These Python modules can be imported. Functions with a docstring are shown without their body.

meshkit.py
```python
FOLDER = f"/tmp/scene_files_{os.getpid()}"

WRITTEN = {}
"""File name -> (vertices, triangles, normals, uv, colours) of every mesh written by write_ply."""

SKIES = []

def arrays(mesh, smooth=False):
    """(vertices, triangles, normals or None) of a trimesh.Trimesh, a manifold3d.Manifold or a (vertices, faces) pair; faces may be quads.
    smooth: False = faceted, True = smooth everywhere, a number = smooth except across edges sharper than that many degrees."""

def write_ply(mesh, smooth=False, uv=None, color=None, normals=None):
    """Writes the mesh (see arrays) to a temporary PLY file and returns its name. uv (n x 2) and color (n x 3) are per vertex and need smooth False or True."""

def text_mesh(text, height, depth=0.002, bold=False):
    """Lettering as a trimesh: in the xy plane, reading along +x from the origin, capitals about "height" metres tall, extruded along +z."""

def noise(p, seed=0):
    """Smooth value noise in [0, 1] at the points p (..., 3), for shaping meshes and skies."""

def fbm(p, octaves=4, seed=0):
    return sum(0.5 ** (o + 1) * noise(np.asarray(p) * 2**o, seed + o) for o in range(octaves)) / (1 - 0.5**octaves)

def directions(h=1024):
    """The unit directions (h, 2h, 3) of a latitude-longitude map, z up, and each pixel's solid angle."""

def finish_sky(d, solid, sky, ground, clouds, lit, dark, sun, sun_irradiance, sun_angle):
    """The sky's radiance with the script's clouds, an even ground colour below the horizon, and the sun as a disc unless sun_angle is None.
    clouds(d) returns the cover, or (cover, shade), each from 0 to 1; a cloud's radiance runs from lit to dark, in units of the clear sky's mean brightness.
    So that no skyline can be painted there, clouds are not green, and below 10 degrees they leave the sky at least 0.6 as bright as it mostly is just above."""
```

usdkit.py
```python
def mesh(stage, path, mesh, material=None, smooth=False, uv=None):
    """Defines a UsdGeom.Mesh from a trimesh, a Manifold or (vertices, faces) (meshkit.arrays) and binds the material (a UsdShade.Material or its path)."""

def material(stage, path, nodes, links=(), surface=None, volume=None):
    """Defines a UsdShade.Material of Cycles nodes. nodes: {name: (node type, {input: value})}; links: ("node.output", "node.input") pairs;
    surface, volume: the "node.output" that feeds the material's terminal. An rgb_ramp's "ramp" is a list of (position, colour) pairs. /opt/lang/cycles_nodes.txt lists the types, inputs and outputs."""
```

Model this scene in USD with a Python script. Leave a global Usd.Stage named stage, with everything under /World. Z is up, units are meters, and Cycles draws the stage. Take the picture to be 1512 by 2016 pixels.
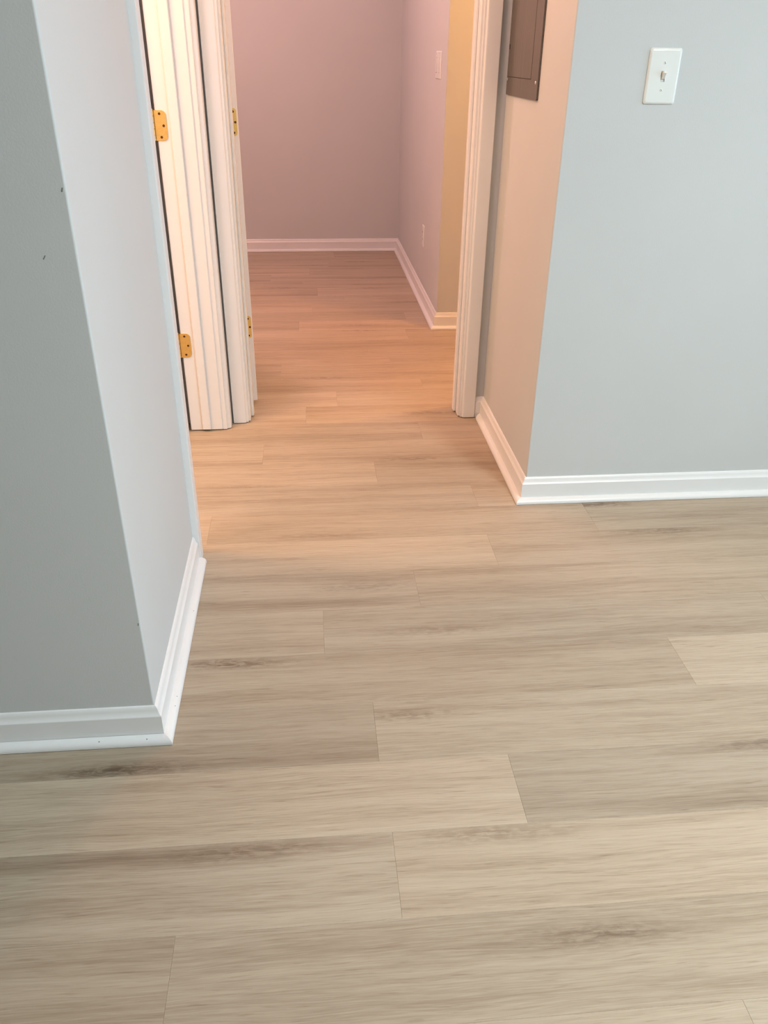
import math, random
import numpy as np, trimesh, usdkit
from shapely.geometry import Polygon, Point, box as sbox
from pxr import Usd, UsdGeom, UsdLux, Gf, Sdf, Vt, UsdShade

stage = Usd.Stage.CreateInMemory()
UsdGeom.SetStageUpAxis(stage, 'Z'); UsdGeom.SetStageMetersPerUnit(stage, 1.0)
UsdGeom.Xform.Define(stage, '/World'); UsdGeom.Scope.Define(stage, '/World/Looks')
V = np.array

# ------------------------------------------------------------------ camera
CAM_H, FPX = 1.25, 1597.0
PITCH, YAW, ROLL = 0.51487, 0.09371, 0.01258
EXPOSURE = 0.0
cy, sy, cp, sp = math.cos(YAW), math.sin(YAW), math.cos(PITCH), math.sin(PITCH)
Fw = V([sy*cp, cy*cp, -sp]); R0 = V([cy, -sy, 0.0]); U0 = np.cross(R0, Fw)
Rt = math.cos(ROLL)*R0 + math.sin(ROLL)*U0; Up = -math.sin(ROLL)*R0 + math.cos(ROLL)*U0
cam = UsdGeom.Camera.Define(stage, '/World/camera')
cam.AddTransformOp().Set(Gf.Matrix4d(*Rt, 0, *Up, 0, *(-Fw), 0, 0, 0, CAM_H, 1))
cam.CreateHorizontalApertureAttr(36.0); cam.CreateVerticalApertureAttr(48.0)
cam.CreateFocalLengthAttr(36.0*FPX/1512); cam.CreateClippingRangeAttr(Gf.Vec2f(0.02, 100))
cam.CreateFStopAttr(0.0); cam.CreateExposureAttr(EXPOSURE)

# ------------------------------------------------------------------ sky and lamps
def rect_light(name, pos, to, w, h, color, power):
    """power: watts-like radiant exitance scale; the light shines from pos towards to"""
    l = UsdLux.RectLight.Define(stage, '/World/'+name)
    p, t = V(pos, float), V(to, float)
    z = (p-t)/np.linalg.norm(p-t); up = V([0, 0, 1.0]) if abs(z[2]) < .95 else V([0, 1.0, 0])
    x = np.cross(up, z); x /= np.linalg.norm(x); y = np.cross(z, x)
    l.AddTransformOp().Set(Gf.Matrix4d(*x, 0, *y, 0, *z, 0, *p, 1))
    l.CreateWidthAttr(w); l.CreateHeightAttr(h); l.CreateColorAttr(Gf.Vec3f(*color)); l.CreateIntensityAttr(power)
    return l
def ball_light(name, pos, r, color, power):
    l = UsdLux.SphereLight.Define(stage, '/World/'+name); l.AddTranslateOp().Set(Gf.Vec3d(*pos))
    l.CreateRadiusAttr(r); l.CreateColorAttr(Gf.Vec3f(*color)); l.CreateIntensityAttr(power)
    return l
# the sky, seen only through the living room's window on the right
dome = UsdLux.DomeLight.Define(stage, '/World/sky'); dome.CreateIntensityAttr(1.7); dome.CreateColorAttr(Gf.Vec3f(.56, .74, .98))
# flush ceiling fixture of the living room
rect_light('living_room_ceiling_light', (1.55, .05, 2.40), (1.55, .05, 0), .5, .5, (.94, 1.0, .97), 104.0)
# the room behind the left-hand doorway: vanity light on its near wall and a warm ceiling light
rect_light('vanity_light', (-1.15, 1.44, 1.95), (-.9, 2.6, 1.2), .75, .12, (1.0, .73, .70), 72.0)
rect_light('side_room_ceiling_light', (-1.25, 2.2, 2.40), (-1.25, 2.2, 0), .3, .3, (1.0, .53, .22), 120.0)
# hall fixture
ball_light('hall_light', (.16, 2.58, 2.30), .13, (1.0, .47, .33), 21.0)
# alcove lamp on the right of the far room and the far room's own lamp
ball_light('alcove_light', (1.50, 3.36, 2.30), .05, (1.0, .44, .10), 430.0)
ball_light('far_room_light', (-.75, 4.45, 2.26), .10, (1.0, .555, .515), 142.0)

# ------------------------------------------------------------------ materials
def mat(name, nodes, links, surface='p.BSDF'):
    return usdkit.material(stage, '/World/Looks/'+name, nodes, links, surface)
def paint(name, col, rough=.55, bump=.12, scale=260, spec=.35):
    return mat(name, {'t': ('texture_coordinate', {}),
        'n': ('noise_texture', {'scale': scale, 'detail': 3.0, 'roughness': .6}),
        'n2': ('noise_texture', {'scale': 3.0, 'detail': 4.0}),
        'r': ('rgb_ramp', {'ramp': [(0.3, tuple(c*.975 for c in col)), (.7, col)]}),
        'b': ('bump', {'strength': bump, 'distance': .0012}),
        'p': ('principled_bsdf', {'roughness': rough, 'specular_ior_level': spec})},
        [('t.object', 'n.vector'), ('t.object', 'n2.vector'), ('n2.fac', 'r.fac'), ('r.color', 'p.base_color'), ('n.fac', 'b.height'), ('b.normal', 'p.normal')])
M = {}
M['wall'] = paint('wall_paint', (.60, .62, .62), .6, .14)
M['ceiling'] = paint('ceiling_paint', (.80, .81, .80), .8, .2, 180, .2)
M['trim'] = paint('trim_paint', (.80, .81, .81), .32, .03, 90, .5)
M['door'] = paint('door_paint', (.80, .80, .79), .38, .04, 120, .5)
M['plastic'] = mat('white_plastic', {'p': ('principled_bsdf', {'base_color': (.80, .83, .81), 'roughness': .28})}, [])
M['toggle'] = mat('toggle_plastic', {'p': ('principled_bsdf', {'base_color': (.74, .74, .69), 'roughness': .3})}, [])
M['dark'] = mat('dark_slot', {'p': ('principled_bsdf', {'base_color': (.03, .025, .02), 'roughness': .6})}, [])
M['filler'] = mat('nail_hole_grey', {'p': ('principled_bsdf', {'base_color': (.18, .19, .18), 'roughness': .8})}, [])
M['brass'] = mat('polished_brass', {'t': ('texture_coordinate', {}), 'n': ('noise_texture', {'scale': 140.0, 'detail': 3.0}),
    'r': ('rgb_ramp', {'ramp': [(.3, (.80, .54, .17)), (.7, (.86, .61, .22))]}),
    'p': ('principled_bsdf', {'metallic': .75, 'roughness': .38})}, [('t.object', 'n.vector'), ('n.fac', 'r.fac'), ('r.color', 'p.base_color')])
M['screw'] = mat('tarnished_screw', {'p': ('principled_bsdf', {'base_color': (.10, .035, .012), 'metallic': .4, 'roughness': .5})}, [])
M['steel'] = mat('brushed_panel_steel', {'t': ('texture_coordinate', {}), 'm': ('mapping', {'scale': (60.0, 60.0, 1.5)}),
    'n': ('noise_texture', {'scale': 3.0, 'detail': 4.0}), 'r': ('rgb_ramp', {'ramp': [(.3, (.125, .115, .105)), (.7, (.170, .152, .140))]}),
    'p': ('principled_bsdf', {'metallic': .25, 'roughness': .5})}, [('t.object', 'm.vector'), ('m.vector', 'n.vector'), ('n.fac', 'r.fac'), ('r.color', 'p.base_color')])
M['panel_screw'] = mat('bright_screw', {'p': ('principled_bsdf', {'base_color': (.8, .78, .74), 'metallic': .8, 'roughness': .25})}, [])
M['glass'] = mat('pane_glass', {'f': ('fresnel', {'IOR': 1.45}), 'a': ('transparent_bsdf', {'color': (.97, .99, .98)}), 'g': ('glossy_bsdf', {'roughness': .02, 'color': (1, 1, 1)}), 'x': ('mix_closure', {})},
    [('f.fac', 'x.fac'), ('a.BSDF', 'x.closure1'), ('g.BSDF', 'x.closure2')], 'x.closure')
# planks: the UV of each plank is metres along and across it, shifted per plank; three primvars carry its tone and its two grain marks
M['wood'] = mat('pale_oak_vinyl', {
    't': ('texture_coordinate', {}),
    'tone': ('attribute', {'attribute': 'tone'}), 'ka': ('attribute', {'attribute': 'markA'}), 'kb': ('attribute', {'attribute': 'markB'}),
    # slow wander of the grain
    'mw': ('mapping', {'scale': (2.2, 9.0, 1.0)}), 'w': ('noise_texture', {'scale': 1.0, 'detail': 2.0}),
    'ws': ('math', {'math_type': 'multiply_add', 'value2': .030, 'value3': -.015}),
    'wv': ('combine_xyz', {}), 'uv': ('mix', {'mix_type': 'add', 'fac': 1.0}),
    # broad bands, streaks, fine pores
    'm1': ('mapping', {'scale': (.8, 15.0, 1.0)}), 'n1': ('noise_texture', {'scale': 1.0, 'detail': 2.0, 'roughness': .5}),
    'm2': ('mapping', {'scale': (3.0, 110.0, 1.0)}), 'n2': ('noise_texture', {'scale': 1.0, 'detail': 6.0, 'roughness': .66, 'distortion': .15}),
    'm3': ('mapping', {'scale': (14.0, 420.0, 1.0)}), 'n3': ('noise_texture', {'scale': 1.0, 'detail': 3.0, 'roughness': .6}),
    'm4': ('mapping', {'scale': (13.0, 230.0, 1.0), 'location': (3.1, 1.7, 0)}), 'n4': ('noise_texture', {'scale': 1.0, 'detail': 3.0}),
    'a1': ('math', {'math_type': 'multiply_add', 'value2': .62, 'value3': -.31}),
    'a2': ('math', {'math_type': 'multiply_add', 'value2': .60, 'value3': -.30}),
    'a3': ('math', {'math_type': 'multiply_add', 'value2': .55, 'value3': -.275}),
    's1': ('math', {'math_type': 'add'}), 's2': ('math', {'math_type': 'add'}), 's3': ('math', {'math_type': 'add', 'value2': .5}),
    'p4': ('map_range', {'from_min': .30, 'from_max': .39, 'to_min': -.16, 'to_max': 0.0, 'clamp': True}),
    's4': ('math', {'math_type': 'add'}),
    'ramp': ('rgb_ramp', {'ramp': [(0.0, (.205, .143, .095)), (.30, (.335, .260, .186)), (.52, (.432, .352, .263)), (.75, (.500, .424, .328)), (1.0, (.565, .492, .396))]}),
    'tn': ('mix', {'mix_type': 'multiply', 'fac': 1.0}),
    # marks: gaussian smudges at (u, v, strength) broken up by the streaks
    'su': ('separate_xyz', {}), 'sa': ('separate_xyz', {}), 'sb': ('separate_xyz', {}),
    'ua': ('math', {'math_type': 'subtract'}), 'va': ('math', {'math_type': 'subtract'}), 'ub': ('math', {'math_type': 'subtract'}), 'vb': ('math', {'math_type': 'subtract'}),
    'ua2': ('math', {'math_type': 'multiply', 'value2': 2.6}), 'va2': ('math', {'math_type': 'multiply', 'value2': 38.0}),
    'ub2': ('math', {'math_type': 'multiply', 'value2': 7.5}), 'vb2': ('math', {'math_type': 'multiply', 'value2': 55.0}),
    'uaq': ('math', {'math_type': 'power', 'value2': 2.0}), 'vaq': ('math', {'math_type': 'power', 'value2': 2.0}), 'ubq': ('math', {'math_type': 'power', 'value2': 2.0}), 'vbq': ('math', {'math_type': 'power', 'value2': 2.0}),
    'qa': ('math', {'math_type': 'add'}), 'qb': ('math', {'math_type': 'add'}),
    'na': ('math', {'math_type': 'multiply', 'value2': -1.0}), 'nb': ('math', {'math_type': 'multiply', 'value2': -1.0}),
    'ea': ('math', {'math_type': 'exponent'}), 'eb': ('math', {'math_type': 'exponent'}),
    'fa': ('math', {'math_type': 'multiply'}), 'fb': ('math', {'math_type': 'multiply'}),
    'm5': ('mapping', {'scale': (34.0, 120.0, 1.0)}), 'n5': ('noise_texture', {'scale': 1.0, 'detail': 4.0, 'roughness': .6, 'distortion': .6}),
    'nk': ('map_range', {'from_min': .40, 'from_max': .60, 'to_min': 1.35, 'to_max': .30, 'clamp': True}),
    'fb2': ('math', {'math_type': 'multiply', 'use_clamp': True}),
    'ga': ('math', {'math_type': 'multiply', 'value2': -.5}), 's5': ('math', {'math_type': 'add'}),
    'mk': ('mix', {'mix_type': 'multiply', 'color2': (.46, .40, .36)}),
    'rr': ('map_range', {'from_min': .2, 'from_max': .8, 'to_min': .50, 'to_max': .40}),
    'b': ('bump', {'strength': .22, 'distance': .0006}),
    'p': ('principled_bsdf', {'specular_ior_level': .38})},
    [('t.UV', 'mw.vector'), ('mw.vector', 'w.vector'), ('w.fac', 'ws.value1'), ('ws.value', 'wv.y'), ('t.UV', 'uv.color1'), ('wv.vector', 'uv.color2')] +
    [('uv.color', f'm{i}.vector') for i in (1, 2, 3, 4)] + [(f'm{i}.vector', f'n{i}.vector') for i in (1, 2, 3, 4)] +
    [(f'n{i}.fac', f'a{i}.value1') for i in (1, 2, 3)] +
    [('a1.value', 's1.value1'), ('a2.value', 's1.value2'), ('s1.value', 's2.value1'), ('a3.value', 's2.value2'), ('s2.value', 's3.value1'), ('s3.value', 's4.value1'), ('n4.fac', 'p4.value'), ('p4.result', 's4.value2'),
     ('s4.value', 's5.value1'), ('fa.value', 'ga.value1'), ('ga.value', 's5.value2'), ('s5.value', 'ramp.fac'), ('ramp.color', 'tn.color1'), ('tone.color', 'tn.color2'),
     ('uv.color', 'su.vector'), ('ka.vector', 'sa.vector'), ('kb.vector', 'sb.vector'),
     ('su.x', 'ua.value1'), ('sa.x', 'ua.value2'), ('su.y', 'va.value1'), ('sa.y', 'va.value2'), ('su.x', 'ub.value1'), ('sb.x', 'ub.value2'), ('su.y', 'vb.value1'), ('sb.y', 'vb.value2'),
     ('ua.value', 'ua2.value1'), ('va.value', 'va2.value1'), ('ub.value', 'ub2.value1'), ('vb.value', 'vb2.value1'),
     ('ua2.value', 'uaq.value1'), ('va2.value', 'vaq.value1'), ('ub2.value', 'ubq.value1'), ('vb2.value', 'vbq.value1'),
     ('uaq.value', 'qa.value1'), ('vaq.value', 'qa.value2'), ('ubq.value', 'qb.value1'), ('vbq.value', 'qb.value2'),
     ('qa.value', 'na.value1'), ('qb.value', 'nb.value1'), ('na.value', 'ea.value1'), ('nb.value', 'eb.value1'),
     ('ea.value', 'fa.value1'), ('sa.z', 'fa.value2'), ('eb.value', 'fb.value1'), ('sb.z', 'fb.value2'), ('uv.color', 'm5.vector'), ('m5.vector', 'n5.vector'), ('n5.fac', 'nk.value'), ('fb.value', 'fb2.value1'), ('nk.result', 'fb2.value2'),
     ('tn.color', 'mk.color1'), ('fb2.value', 'mk.fac'), ('mk.color', 'p.base_color'), ('n2.fac', 'rr.value'), ('rr.result', 'p.roughness'), ('s2.value', 'b.height'), ('b.normal', 'p.normal')])

# ------------------------------------------------------------------ helpers
TAKEN = {}
def numbered(parent, name):
    k = (str(parent), name); n = TAKEN.get(k, 0); TAKEN[k] = n+1
    return name if n == 0 else f'{name}_{n:03d}'
def path_of(parent): return '/World' if parent is None else str(parent.GetPath())
def tag(o, label=None, cat=None, group=None, kind=None):
    for k, v in (('label', label), ('category', cat), ('group', group), ('kind', kind)):
        if v: o.SetCustomDataByKey(k, v)
    return o
def thing(name, label, cat, loc=(0, 0, 0), kind=None, group=None, rotz=0.0, parent=None):
    x = UsdGeom.Xform.Define(stage, f'{path_of(parent)}/{numbered(path_of(parent), name)}')
    x.AddTranslateOp().Set(Gf.Vec3d(*map(float, loc)))
    if rotz: x.AddRotateZOp().Set(math.degrees(rotz))
    return tag(x.GetPrim(), label, cat, group, kind)
def obj(name, mesh, m, parent=None, smooth=False, label=None, uv=None):
    pp = path_of(parent)
    p = usdkit.mesh(stage, f'{pp}/{numbered(pp, name)}', mesh, M[m] if isinstance(m, str) else m, smooth=smooth, uv=uv).GetPrim()
    if label: p.SetCustomDataByKey('label', label)
    return p
cat = trimesh.util.concatenate
def bx(x0, x1, y0, y1, z0, z1):
    m = trimesh.creation.box((x1-x0, y1-y0, z1-z0)); m.apply_translation(((x0+x1)/2, (y0+y1)/2, (z0+z1)/2)); return m
def cbox(x0, x1, y0, y1, z0, z1, c):
    """box with chamfered edges (hull)"""
    pts = []
    for sx, ex in ((x0, 1), (x1, -1)):
        for sy_, ey in ((y0, 1), (y1, -1)):
            for sz, ez in ((z0, 1), (z1, -1)):
                pts += [(sx+ex*c, sy_+ey*c, sz), (sx+ex*c, sy_, sz+ez*c), (sx, sy_+ey*c, sz+ez*c)]
    return trimesh.convex.convex_hull(np.array(pts))
def prism(poly, z0, z1):
    m = trimesh.creation.extrude_polygon(poly if isinstance(poly, Polygon) else Polygon(poly), z1-z0, engine='earcut'); m.apply_translation((0, 0, z0)); return m
def sweep(profile, p0, p1, A, B, m0=0.0, m1=0.0):
    """profile (a, b) carried from p0 to p1; the ends are mitred by m * a along the run"""
    p0, p1, A, B = (V(q, float) for q in (p0, p1, A, B)); d = (p1-p0)/np.linalg.norm(p1-p0)
    poly = Polygon(profile)
    if poly.exterior.is_ccw is False: profile = profile[::-1]
    v2, f2 = trimesh.creation.triangulate_polygon(Polygon(profile), engine='earcut')
    pr = V(profile, float); n = len(pr)
    def ring(q, p, m): return p + q[:, :1]*A + q[:, 1:2]*B + (m*q[:, :1])*d
    a, b = ring(pr, p0, -m0), ring(pr, p1, m1)
    verts = np.vstack([a, b, ring(v2, p0, -m0), ring(v2, p1, m1)])
    faces = []
    for i in range(n):
        j = (i+1) % n
        faces += [(i, j, n+j), (i, n+j, n+i)]
    k = 2*n; faces += [tuple(t[::-1]+k) for t in f2]; faces += [tuple(t+k+len(v2)) for t in f2]
    t = trimesh.Trimesh(verts, np.array(faces), process=False); t.merge_vertices(); t.fix_normals(); return t
def arc(cx, cy_, r, a0, a1, n): return [(cx+r*math.cos(math.radians(a0+(a1-a0)*i/n)), cy_+r*math.sin(math.radians(a0+(a1-a0)*i/n))) for i in range(n+1)]
def disc(r, depth, n=20): return trimesh.creation.cylinder(r, depth, sections=n)
def move(m, R=None, t=(0, 0, 0)):
    T = np.eye(4)
    if R is not None: T[:3, :3] = np.column_stack(R)
    T[:3, 3] = t; m = m.copy(); m.apply_transform(T); return m

# ------------------------------------------------------------------ measured layout
XL, YL = -.3457, 1.2845           # near left corner
XR, YR = .6619, 2.2453            # right corner
XB, YB, YF = .6464, 4.121, 6.050  # far room: right-hand wall, its return, back wall
YD, TW = 2.943, .114              # doorway wall and wall thickness
JN, JF = 2.011, 2.866             # left doorway: near and far jamb faces
DL, DR = -.246, .563              # far doorway: jamb faces
CEIL, HEAD = 2.44, 2.05
X0, X1, Y0 = -3.0, 3.6, -3.2      # living room

# ------------------------------------------------------------------ floor of planks
random.seed(7)
floor = thing('floor', 'pale oak plank floor running through hall and rooms', 'floor', kind='structure')
W_PL, L_PL, Y_PL = .173, 1.170, 1.178
JOINT = {-4: .62, -3: -.253, -2: .117, -1: .372, 0: .107, 1: .850, 2: .005, 3: .259, 4: .502, 5: -.325, 6: .510, 7: .203, 8: -.186, 9: .40, 10: -.033, 11: .095, 12: .47,
         14: .360, 15: -.30, 16: .485, 17: -.064, 20: .198, 22: -.047, 23: -.246, 27: .175}
# tone of the planks left and right of the measured joint; marks at world (x, y): A broad dark band, B knotty smudge
TONE = {-3: (.95, 1.0), -2: (1.06, 1.08), -1: (1.14, .93), 0: (.91, 1.02), 1: (.95, 1.12), 2: (1.03, .99), 3: (1.04, .98), 4: (1.12, .97), 5: (1.05, 1.0), 6: (.98, 1.02), 7: (1.02, .92), 8: (1.06, 1.0), 10: (1.06, 1.0), 11: (1.10, .97), 14: (1.0, .98), 16: (1.05, .96), 17: (.95, 1.08), 22: (.95, 1.04), 23: (.96, 1.05), 27: (1.06, .93)}
MARK_A = [(-.35, .985, .62), (.75, 1.035, .35), (-.30, 1.20, .35), (1.1, 2.02, .35), (-.15, 2.02, .25), (-.1, 1.88, .4), (.45, 2.60, .35), (.7, .80, .25), (-.45, 1.49, .3)]
MARK_B = [(-.42, 1.192, .85), (-.22, 1.505, .75), (1.04, 2.030, .55), (.17, 1.305, .45), (.87, 2.203, .8), (.34, 2.572, .5), (.45, .780, .5), (-.15, .985, .5), (.30, .985, .4), (.95, 1.165, .55),
          (-.16, .775, .45), (.12, 1.80, .35), (.30, 1.60, .4), (.02, 2.07, .25), (-.1, 1.845, .4), (.05, 1.70, .4)]
def plank_mesh(x0, x1, y0, y1):
    g, c, zb = .00008, .00045, -.006
    x0 += g; x1 -= g; y0 += g; y1 -= g
    v, f = [], []
    for z, i in ((zb, 0), (-c*.7, 0), (0, c)):
        v += [(x0+i, y0+i, z), (x1-i, y0+i, z), (x1-i, y1-i, z), (x0+i, y1-i, z)]
    for r in (0, 4):
        for k in range(4):
            a, b = r+k, r+(k+1) % 4
            f += [(a, b, b+4), (a, b+4, a+4)]
    f += [(8, 9, 10), (8, 10, 11)]
    return V(v), V(f)
def add_primvar(p, name, v):
    UsdGeom.PrimvarsAPI(p).CreatePrimvar(name, Sdf.ValueTypeNames.Float3Array, 'vertex').Set(Vt.Vec3fArray.FromNumpy(np.tile(V(v, np.float32), (12, 1))))
def in_house(x0, x1, y):
    lo, hi = (X0, X1) if y < YR+.05 else (-2.3, 2.3)
    return max(x0, lo), min(x1, hi)
for n in range(-5, 29):
    y0, y1 = Y_PL+n*W_PL, min(Y_PL+(n+1)*W_PL, YF+.1)
    j = JOINT.get(n, random.uniform(-.55, .62)); k0 = math.ceil((-3.2-j)/L_PL)
    for k in range(k0, 7):
        x0, x1 = in_house(j+(k-1)*L_PL, j+k*L_PL, (y0+y1)/2)
        if x1-x0 < .02: continue
        v, f = plank_mesh(x0, x1, y0, y1)
        tl = TONE.get(n); t = tl[k] if tl and k in (0, 1) else random.uniform(.93, 1.09)
        ou, ov = random.uniform(0, 40), random.uniform(0, 40)
        hue = random.uniform(-.012, .012)
        uv = np.column_stack([v[:, 0]+ou, v[:, 1]+ov])
        p = obj('plank', (v, f), 'wood', floor, uv=uv)
        add_primvar(p, 'tone', (t*(1+hue), t, t*(1-hue)))
        ma = [m for m in MARK_A if y0 <= m[1] < y1 and x0 <= m[0] < x1]; mb = [m for m in MARK_B if y0 <= m[1] < y1 and x0 <= m[0] < x1]
        a = ma[0] if ma else (random.uniform(x0, x1), random.uniform(y0, y1), random.choice((0, .15, .3)))
        b = mb[0] if mb else (random.uniform(x0, x1), random.choice((y0+.01, y1-.012, (y0+y1)/2)), random.choice((0, 0, .3, .5)))
        add_primvar(p, 'markA', (a[0]+ou, a[1]+ov, a[2])); add_primvar(p, 'markB', (b[0]+ou, b[1]+ov, b[2]))
# the rest of the living room floor lies behind the camera; one slab
yb = Y_PL-5*W_PL
v, f = plank_mesh(X0, X1, Y0, yb)
p = obj('floor_field', (v, f), 'wood', floor, uv=v[:, :2]+90); add_primvar(p, 'tone', (1, 1, 1)); add_primvar(p, 'markA', (0, 0, 0)); add_primvar(p, 'markB', (0, 0, 0))
obj('subfloor', bx(X0-.2, X1+.2, Y0-.2, YF+.2, -.10, -.0065), 'dark', floor)

# ------------------------------------------------------------------ walls, ceiling
def corner_poly(pts, rounds=()):
    """polygon with small bead radii on the listed vertices"""
    out = []
    n = len(pts)
    for i, p in enumerate(pts):
        if i in rounds:
            p, a, b = V(p), V(pts[i-1]), V(pts[(i+1) % n]); r = .004
            u, w = (a-p)/np.linalg.norm(a-p), (b-p)/np.linalg.norm(b-p)
            c = p+r*(u+w)
            out += [tuple(c - r*(w*math.cos(t)+u*math.sin(t))) for t in np.linspace(0, math.pi/2, 6)]
        else: out.append(tuple(p))
    return Polygon(out)
def wall(name, meshes, label, m='wall', smooth=30):
    return tag(obj(name, cat(meshes) if isinstance(meshes, list) else meshes, m, smooth=smooth), label, 'wall', None, 'structure')
jt = .018
wall('wall_left', [prism(corner_poly([(X0, YL), (XL, YL), (XL, JN-jt), (XL-TW, JN-jt), (XL-TW, YL+TW), (X0, YL+TW)], (1,)), 0, CEIL),
    bx(XL-TW, XL, JN-jt, JF+jt, HEAD+jt, CEIL), bx(XL-TW, XL, JF+jt, YD, 0, CEIL)], 'light grey painted wall on the left with a square outside corner near the camera')
wl = stage.GetPrimAtPath('/World/wall_left')
for px, pz, ang, ln in ((-.395, .978, 1.0, .007), (-.352, 1.073, 1.3, .006), (-.3505, .290, 1.4, .006)):
    sc = bx(-ln/2, ln/2, -.0004, .0002, -.0007, .0007); sc.apply_transform(trimesh.transformations.rotation_matrix(-ang, (0, 1, 0))); sc.apply_translation((px, YL, pz)); obj('scuff', sc, 'filler', wl)
wall('wall_right', prism(corner_poly([(XR, YD), (XR, YR), (X1, YR), (X1, YR+TW), (XR+TW, YR+TW), (XR+TW, YD)], (1,)), 0, CEIL), 'light grey painted wall on the right with the light switch, turning the corner into the hall')
wall('wall_doorway', [bx(-2.314, DL-jt, YD, YD+TW, 0, CEIL), bx(DR+jt, 2.3, YD, YD+TW, 0, CEIL), bx(DL-jt, DR+jt, YD, YD+TW, HEAD+jt, CEIL)], 'grey wall around the far doorway, seen as a dark strip beside the right casing')
wall('wall_back', bx(-2.0, XB+.001, YF, YF+TW, 0, CEIL), 'plain back wall of the far room, in warm pinkish light')
wall('wall_far_right', prism(corner_poly([(XB, YF+TW), (XB, YB), (2.3, YB), (2.3, YB+TW), (XB+TW, YB+TW), (XB+TW, YF+TW)], (1,)), 0, CEIL), 'right-hand wall of the far room with a yellow-lit return facing the camera')
wall('wall_alcove_end', bx(2.3, 2.414, YD, YB+TW, 0, CEIL), 'end wall of the alcove on the right of the far room')
wall('wall_far_left', bx(-2.114, -2.0, YD+TW, YF+TW, 0, CEIL), 'left-hand wall of the far room, hidden behind its door')
wall('wall_side_room', bx(-2.314, -2.2, YL+TW, YD, 0, CEIL), 'end wall of the room behind the left doorway')
wall('wall_living_left', bx(X0-.114, X0, Y0, YL+TW, 0, CEIL), 'left end wall of the living room, outside the frame')
wall('wall_living_rear', bx(X0-.114, X1+.114, Y0-.114, Y0, 0, CEIL), 'rear wall of the living room behind the camera')
WY0, WY1, WZ0, WZ1 = -.75, 1.65, .12, 2.12
wall('wall_window', [bx(X1, X1+.114, Y0, WY0, 0, CEIL), bx(X1, X1+.114, WY1, YR+TW, 0, CEIL), bx(X1, X1+.114, WY0, WY1, 0, WZ0), bx(X1, X1+.114, WY0, WY1, WZ1, CEIL)], 'window wall of the living room, outside the frame on the right')
tag(obj('ceiling', bx(X0-.114, X1+.114, Y0-.114, YF+.114, CEIL, CEIL+.12), 'ceiling'), 'flat white ceiling above all the rooms', 'ceiling', None, 'structure')
w = thing('window_1', 'wide white framed window lighting the living room from the right', 'window', (X1, 0, 0), 'structure')
fr = [bx(.02, .09, WY0, WY0+.06, WZ0, WZ1), bx(.02, .09, WY1-.06, WY1, WZ0, WZ1), bx(.02, .09, WY0+.06, WY1-.06, WZ0, WZ0+.06), bx(.02, .09, WY0+.06, WY1-.06, WZ1-.06, WZ1)]
obj('window_frame', cat(fr), 'trim', w); ym = (WY0+WY1)/2
obj('mullion', bx(.025, .085, ym-.03, ym+.03, WZ0+.06, WZ1-.06), 'trim', w)
obj('pane', bx(.052, .058, WY0+.06, ym-.03, WZ0+.06, WZ1-.06), 'glass', w); obj('pane', bx(.052, .058, ym+.03, WY1-.06, WZ0+.06, WZ1-.06), 'glass', w)

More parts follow.
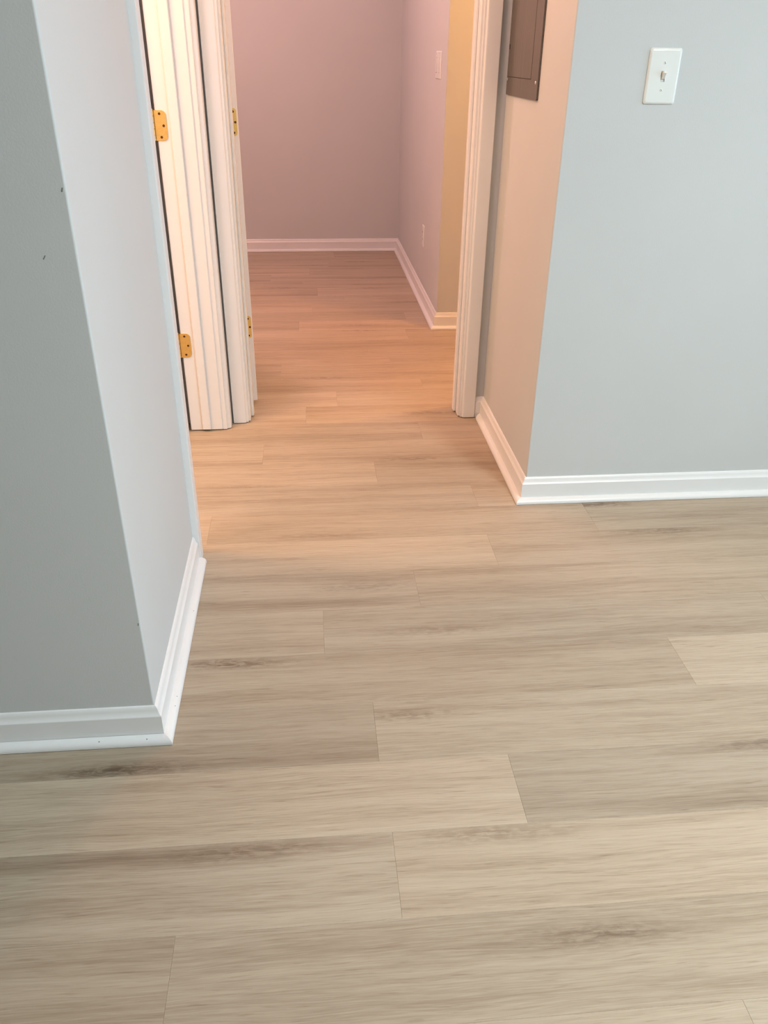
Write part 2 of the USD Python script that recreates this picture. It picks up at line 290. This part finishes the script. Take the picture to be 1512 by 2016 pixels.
# ------------------------------------------------------------------ baseboards with shoe moulding
HB, TB = .0847, .013
BASE = [(0, .001), (TB, .001), (TB, .0628), (.0126, .0641), (.0115, .0656), (.0102, .0672), (.0086, .0698), (.0074, .0726), (.0067, .0752), (.0060, .0780), (.0047, .0812), (.0028, .0836), (0, HB)]
SHW, SHH = .0177, .0182
def shoe_profile(gap=0.0):
    return [(TB+gap, .0006), (TB+SHW-.0006, .0006), (TB+SHW, .0014)] + [(TB+gap+(SHW-gap)*math.cos(a), .0045+(SHH-.0045)*math.sin(a)) for a in np.linspace(0.0, math.pi/2, 9)]
def base_run(parent, p0, p1, nrm, m0, m1, gap=0.0, label=None):
    a, b = (*p0, 0), (*p1, 0)
    obj('board', sweep(BASE, a, b, (*nrm, 0), (0, 0, 1), m0, m1), 'trim', parent, smooth=28)
    return obj('shoe_moulding', sweep(shoe_profile(gap), a, b, (*nrm, 0), (0, 0, 1), m0, m1), 'trim', parent, smooth=40)
g = thing('baseboard_left', 'white baseboard and shoe moulding around the near left wall corner', 'baseboard', kind='structure')
sL = base_run(g, (X0, YL), (XL, YL), (0, -1), 0, 1, .0011)
sS = base_run(g, (XL, YL), (XL, 1.947), (1, 0), 1, 0)
def nail(parent, p, nrm, r=.0013):
    nrm = V(nrm, float)/np.linalg.norm(nrm); x = np.cross((0, 0, 1.0), nrm); x /= np.linalg.norm(x)
    obj('nail_hole', move(disc(r, .0006, 10), (x, np.cross(nrm, x), nrm), p), 'filler', parent)
c45 = math.cos(math.radians(50)); s45 = math.sin(math.radians(50))
for xx in (-.366, -.462, -.70): nail(sL, (xx, YL-TB-SHW*c45, .0045+(SHH-.0045)*s45), (0, -c45, s45))
for yy in (1.385, 1.355, 1.7): nail(sS, (XL+TB+SHW*c45, yy, .0045+(SHH-.0045)*s45), (c45, 0, s45), .0010)
g = thing('baseboard_right', 'white baseboard and shoe moulding below the light switch, turning into the hall', 'baseboard', kind='structure')
base_run(g, (XR, YR), (X1, YR), (0, -1), 1, 0)
base_run(g, (XR, YD), (XR, YR), (-1, 0), -1, 1)
obj('board', sweep(BASE, (.6295, YD, 0), (XR, YD, 0), (0, -1, 0), (0, 0, 1), 0, -1), 'trim', g, smooth=28)
g = thing('baseboard_far', 'white baseboard around the far room under the pink-lit back and right walls', 'baseboard', kind='structure')
base_run(g, (-2.0, YF), (XB, YF), (0, -1), 0, -1)
base_run(g, (XB, YF), (XB, YB), (-1, 0), -1, 1)
base_run(g, (XB, YB), (2.3, YB), (0, -1), 1, 0)

# ------------------------------------------------------------------ door frames
CW, CT = .057, .017
def casing_profile():
    """(a from the opening outwards, b off the wall)"""
    return [(0, 0), (0, .0075), (.0012, .0088), (.0070, .0095), (.0105, .0150), (.0145, CT), (CW-.003, CT), (CW-.0008, .0158), (CW, .0135), (CW, 0)]
CP = casing_profile(); FG = .0035     # gap under the frames
RV = .005
fr1 = thing('trim_1', 'white casing and jambs framing the far doorway at the end of the hall', 'door frame', kind='structure')
ztop = HEAD+RV
obj('casing', sweep(CP, (DL-.0075, YD, FG), (DL-.0075, YD, ztop), (-1, 0, 0), (0, -1, 0), 0, 1), 'trim', fr1, smooth=30)
obj('casing', sweep(CP, (DR+.0085, YD, FG), (DR+.0085, YD, ztop), (1, 0, 0), (0, -1, 0), 0, 1), 'trim', fr1, smooth=30)
obj('head_casing', sweep(CP, (DL-.0075, YD, ztop), (DR+.0085, YD, ztop), (0, 0, 1), (0, -1, 0), 1, 1), 'trim', fr1, smooth=30)
obj('jamb', cbox(DL-jt, DL, YD, YD+TW, FG, HEAD+jt, .0015), 'trim', fr1)
obj('jamb', cbox(DR, DR+jt, YD, YD+TW, FG, HEAD+jt, .0015), 'trim', fr1)
obj('head_jamb', bx(DL, DR, YD, YD+TW, HEAD, HEAD+jt), 'trim', fr1)
for s, x in ((1, DL), (-1, DR)):
    a, b = sorted((x, x+s*.010)); obj('stop', cbox(a, b, YD+.045, YD+.077, FG+.002, HEAD, .002), 'trim', fr1)
fr2 = thing('trim_2', 'white casing and jambs of the open doorway in the left wall, hinge side facing the camera', 'door frame', kind='structure')
obj('casing', sweep(CP, (XL, JN-.0045, 0.0005), (XL, JN-.0045, ztop), (0, -1, 0), (1, 0, 0), 0, 1), 'trim', fr2, smooth=30)
CP2 = [(a, b*1.75) for a, b in CP]
obj('casing', sweep(CP2, (XL, JF+.0045, FG), (XL, JF+.0045, ztop), (0, 1, 0), (1, 0, 0), 0, 1), 'trim', fr2, smooth=30)
obj('head_casing', sweep(CP, (XL, JN-.0045, ztop), (XL, JF+.0045, ztop), (0, 0, 1), (1, 0, 0), 1, 1), 'trim', fr2, smooth=30)
obj('jamb', cbox(XL-TW, XL, JN-jt, JN, .0005, HEAD+jt, .0015), 'trim', fr2)
obj('jamb', cbox(XL-TW-.0048, XL, JF, JF+jt, FG, HEAD+jt, .0028), 'trim', fr2)
obj('head_jamb', bx(XL-TW, XL, JN, JF, HEAD, HEAD+jt), 'trim', fr2)
obj('stop', cbox(-.4195, -.3895, JF-.0105, JF, .0085, HEAD, .0022), 'trim', fr2)
obj('stop', cbox(-.4195, -.3895, JN, JN+.0105, .0085, HEAD, .0022), 'trim', fr2)

# ------------------------------------------------------------------ doors with brass hinges
def leaf_mesh(w, h, r, holes, t=.0022):
    """hinge leaf in local xz, pin side at x = 0, free corners rounded, screw holes countersunk"""
    p = Polygon([(0, -h/2), (w-r, -h/2)] + arc(w-r, -h/2+r, r, -90, 0, 6) + arc(w-r, h/2-r, r, 0, 90, 6) + [(0, h/2)]).buffer(0)
    for hx, hz in holes: p = p.difference(Point(hx, hz).buffer(.0040, 8))
    m = trimesh.creation.extrude_polygon(p, t, engine='earcut')         # z = thickness
    m.apply_transform(np.array([[1, 0, 0, 0], [0, 0, -1, 0], [0, 1, 0, 0], [0, 0, 0, 1.0]]))   # thickness towards -y
    return m
HH, HW, HR = .087, .0365, .0145
HOLES = [(.0165, .0335), (.0265, -.0005), (.0165, -.0335)]
def hinge(parent, x, y, z, sx=1, width=HW, rot=0.0, barrel=True, holes=HOLES, radius=HR):
    h = thing('hinge', 'polished brass butt hinge with dark screws', None, (x, y, z), parent=parent)
    T = trimesh.transformations.rotation_matrix(rot, (0, 0, 1))
    def put(name, m, mt, sm=False):
        m = m.copy(); m.apply_transform(T); obj(name, m, mt, h, smooth=sm)
    lf = leaf_mesh(width, HH, radius, holes)
    put('leaf', lf, 'brass')
    for hx, hz in holes:
        s = disc(.0039, .0012, 16); s.apply_transform(trimesh.transformations.rotation_matrix(math.pi/2, (1, 0, 0))); s.apply_translation((hx, -.0008, hz)); put('screw', s, 'screw')
    if barrel:
        e = [-.5, -.31, -.10, .10, .31, .5]
        for a, b in zip(e[:-1], e[1:]):
            k = trimesh.creation.cylinder(.0048, (b-a)*HH-.0012, sections=18); k.apply_translation((-.0058, -.0045, (a+b)/2*HH)); put('knuckle', k, 'brass', 35)
        pin = trimesh.creation.cylinder(.0030, HH+.002, sections=14); pin.apply_translation((-.0058, -.0045, .0005)); put('pin', pin, 'screw', 35)
        tip = trimesh.creation.icosphere(2, .0040); tip.apply_translation((-.0058, -.0045, HH/2+.0015)); put('pin_head', tip, 'brass', True)
    return h
def door_panels(w, z0, z1):
    """six moulded panels on both faces: (x0, x1, z0, z1) along the leaf"""
    out = []
    for xa, xb in ((.11, w/2-.05), (w/2+.05, w-.11)):
        for za, zb in ((z0+.23, z0+.80), (z0+1.02, z0+1.56), (z0+1.66, z1-.13)): out.append((xa, xb, za, zb))
    return out
def door_leaf(w, t, z0, z1):
    m = cbox(0, w, -t/2, t/2, z0, z1, .0015); mould = []
    for xa, xb, za, zb in door_panels(w, z0, z1):
        for s in (-1, 1):
            y0, y1 = sorted((s*t/2, s*(t/2+.004)))
            mould.append(cat([bx(xa, xb, y0, y1, za, za+.02), bx(xa, xb, y0, y1, zb-.02, zb), bx(xa, xa+.02, y0, y1, za+.02, zb-.02), bx(xb-.02, xb, y0, y1, za+.02, zb-.02), cbox(xa+.04, xb-.04, min(y0, y1), max(y0, y1), za+.04, zb-.04, .003)]))
    return m, mould
def knob(parent, x, z, t):
    for s in (-1, 1):
        k = trimesh.creation.revolve(V([(0, 0), (.032, 0), (.032, .004), (.013, .010), (.011, .030), (.022, .040), (.027, .052), (.022, .063), (0, .067)]), sections=28)
        k.apply_transform(trimesh.transformations.rotation_matrix(-s*math.pi/2, (1, 0, 0))); k.apply_translation((x, s*t/2, z)); obj('knob', k, 'brass', parent, smooth=40)
# left door: swung open into the side room, only its hinge edge peeps past the wall
d1 = thing('door_1', 'white door standing open behind the left wall, hung on two polished brass hinges', 'door', (-.4865, 2.8575, 0), 'structure')
lm, mo = door_leaf(.80, .035, .012, 2.03); rot = trimesh.transformations.rotation_matrix(math.pi, (0, 0, 1)); lm.apply_transform(rot)
obj('door_leaf', lm, 'door', d1)
for m in mo: m.apply_transform(rot); obj('door_panel', m, 'door', d1)
for z in (1.044, .3325, 1.83): hinge(d1, -.4675+.4865, JF-.0002-2.8575, z)
# far door: opened past a right angle into the far room; its hinge edge faces the camera
ROT2 = math.radians(104)
d2 = thing('door_2', 'white door of the far room standing open inwards, brass hinge leaves on its edge', 'door', (-.2440, 3.118, 0), 'structure', rotz=ROT2)
lm, mo = door_leaf(.785, .035, .018, 2.03); obj('door_leaf', lm, 'door', d2)
for m in mo: obj('door_panel', m, 'door', d2)
for z in (1.038, .3215, 1.83):
    # leaf let into the edge (local x = 0): its plane is local yz
    hinge(d2, -.0003, .0170, z, rot=-math.pi/2, width=.029, barrel=False, holes=[(.0175, .0325), (.0235, -.0005), (.0175, -.0335)], radius=.011)
knob(d2, .72, .95, .035)

# ------------------------------------------------------------------ switches, outlet, electrical panel
def plate_mesh(w, h, t, r=.006, holes=()):
    """wall plate in local xz facing -y, with a sloping rim"""
    base = sbox(-w/2, -h/2, w/2, h/2)
    def rr(ins, rad): return sbox(-w/2+ins+rad, -h/2+ins+rad, w/2-ins-rad, h/2-ins-rad).buffer(rad, 5)
    rings = [(rr(0, r), 0.0), (rr(0, r), t*.35), (rr(.0016, r), t*.72), (rr(.0040, r), t*.93), (rr(.0065, r*.8), t)]
    vs, fs, off = [], [], 0
    N = None
    for pg, d in rings:
        q = np.array(pg.exterior.coords)[:-1]
        if N is None: N = len(q)
        vs.append(np.column_stack([q[:, 0], np.full(len(q), -d), q[:, 1]]))
    for i in range(len(rings)-1):
        for k in range(N):
            a, b = i*N+k, i*N+(k+1) % N
            fs += [(a, b, b+N), (a, b+N, a+N)]
    top = rings[-1][0]
    for hl in holes: top = top.difference(hl)
    v2, f2 = trimesh.creation.triangulate_polygon(top, engine='earcut')
    o = len(rings)*N; vs.append(np.column_stack([v2[:, 0], np.full(len(v2), -t), v2[:, 1]])); fs += [tuple(x+o) for x in f2]
    m = trimesh.Trimesh(np.vstack(vs), np.array(fs), process=False); m.merge_vertices(); m.fix_normals()
    return m
def plate_screw(parent, x, z, t, m='plastic'):
    s = trimesh.creation.revolve(V([(0, 0), (.0036, 0), (.0034, .0006), (.0020, .0011), (0, .0013)]), sections=18)
    s.apply_transform(trimesh.transformations.rotation_matrix(math.pi/2, (1, 0, 0))); s.apply_translation((x, -t, z)); o = obj('screw', s, m, parent, smooth=40)
    sl = bx(-.0026, .0026, -.0016, -.0009, -.0005, .0005); sl.apply_transform(trimesh.transformations.rotation_matrix(math.radians(65), (0, 1, 0))); sl.apply_translation((x, -t, z)); obj('screw_slot', sl, 'filler', o)
SWX, SWZ = .8995, 1.2065
sw = thing('light_switch', 'white toggle light switch plate on the light grey right-hand wall', 'light switch', (SWX, YR, SWZ))
PW, PH, PT = .0820, .1250, .0065
slot = sbox(-.0052, -.0122, .0052, .0122)
obj('plate', plate_mesh(PW, PH, PT, holes=[slot]), 'plastic', sw, smooth=25)
obj('slot', bx(-.0052, .0052, -.0045, -.001, -.0122, .0122), 'toggle', sw)
tg = trimesh.convex.convex_hull(V([(-.0043, -.0035, -.0085), (.0043, -.0035, -.0085), (-.0043, -.0035, .0115), (.0043, -.0035, .0115), (-.0033, -.0170, .0125), (.0033, -.0170, .0125), (-.0033, -.0188, .0080), (.0033, -.0188, .0080), (-.0040, -.0075, -.0060), (.0040, -.0075, -.0060)]))
obj('toggle', tg, 'toggle', sw, label='short ivory toggle lever in the up position')
plate_screw(sw, 0, .0302, PT); plate_screw(sw, 0, -.0302, PT)
# far room: switch and outlet on the wall that faces -x; local -y becomes -x
ROTW = -math.pi/2
s2 = thing('light_switch', 'pale switch plate on the pink-lit right wall of the far room', 'light switch', (XB, 4.362, 1.203), rotz=ROTW)
obj('plate', plate_mesh(.165, .117, .006, holes=[sbox(-.062, -.033, -.030, .033), sbox(.030-.016, -.033, .046+.0, .033)]), 'plastic', s2, smooth=25)
for x0 in (-.0615, .0145):
    r = trimesh.convex.convex_hull(V([(x0, -.002, -.0325), (x0+.031, -.002, -.0325), (x0, -.002, .0325), (x0+.031, -.002, .0325), (x0, -.0085, .031), (x0+.031, -.0085, .031), (x0, -.0060, 0), (x0+.031, -.0060, 0), (x0, -.0062, -.031), (x0+.031, -.0062, -.031)]))
    obj('rocker', r, 'plastic', s2)
plate_screw(s2, -.046, .048, .006); plate_screw(s2, .030, .048, .006)
ot = thing('outlet', 'pale electrical outlet low on the far room wall, under the pale switch plate', 'outlet', (XB, 4.705, .356), rotz=ROTW)
rec = [Point(0, s*.0195).buffer(.0172, 12).intersection(sbox(-.0172, s*.0195-.0140, .0172, s*.0195+.0140)) for s in (1, -1)]
obj('plate', plate_mesh(.070, .114, .006, holes=rec), 'plastic', ot, smooth=25)
for i, q in enumerate(rec):
    m = trimesh.creation.extrude_polygon(q.buffer(-.0004), .0055, engine='earcut'); m.apply_transform(np.array([[1, 0, 0, 0], [0, 0, -1, 0], [0, 1, 0, 0], [0, 0, 0, 1.0]])); rc = obj('receptacle', m, 'plastic', ot)
    zc = (1, -1)[i]*.0195
    for xx in (-.0063, .0063): obj('slot', bx(xx-.001, xx+.001, -.0058, -.0050, zc-.001, zc+.0075), 'dark', rc)
plate_screw(ot, 0, 0, .006)
# breaker panel on the hall wall
PX, PY0, PY1, PZ0, PZ1 = XR, 2.530, 2.925, 1.137, 1.86
bp = thing('electrical_panel', 'grey metal breaker panel cover on the peach-lit hall wall', 'breaker panel', (PX, (PY0+PY1)/2, PZ0), rotz=ROTW)
pw, ph, pt = PY1-PY0, PZ1-PZ0, .0058
cover = sbox(-pw/2+.006, .006, pw/2-.006, ph-.006).buffer(.006, 4)
dx0, dx1, dz0, dz1 = -pw/2+.010, pw/2-.080, .052, ph-.055
opening = sbox(dx0, dz0, dx1, dz1).buffer(.0012, 3)
m = trimesh.creation.extrude_polygon(cover.difference(opening), .0026, engine='earcut')
fold = []
RX = np.array([[1, 0, 0, 0], [0, 0, -1, 0], [0, 1, 0, 0], [0, 0, 0, 1.0]])
m.apply_transform(RX); m.apply_translation((0, -(pt-.0026), 0))
rim = cover.difference(cover.buffer(-.0022)); rm = trimesh.creation.extrude_polygon(rim, pt-.0026, engine='earcut'); rm.apply_transform(RX)
back = trimesh.creation.extrude_polygon(cover.buffer(-.004), .003, engine='earcut'); back.apply_transform(RX)
obj('cover', cat([m, rm]), 'steel', bp); obj('backing', back, 'dark', bp)
dl = cbox(dx0, dx1, -pt-.0012, -pt+.0040, dz0, dz1, .0010)
pd = obj('panel_door', dl, 'steel', bp)
ft = bx(dx0-.0005+.001, dx0+.0055, -pt-.0016, -pt-.0008, .110, .130); obj('latch', bx(dx0+.0005, dx0+.0095, -pt-.0022, -pt-.0008, .128, .141), 'dark', pd)
for xx, zz in ((pw/2-.022, .044), (-pw/2+.006, .044), (pw/2-.022, ph-.044), (-pw/2+.006, ph-.044)):
    s = trimesh.creation.revolve(V([(0, 0), (.0048, 0), (.0045, .0012), (.0028, .0024), (0, .0029)]), sections=18); s.apply_transform(trimesh.transformations.rotation_matrix(math.pi/2, (1, 0, 0))); s.apply_translation((xx, -pt, zz)); obj('screw', s, 'panel_screw', bp, smooth=40)
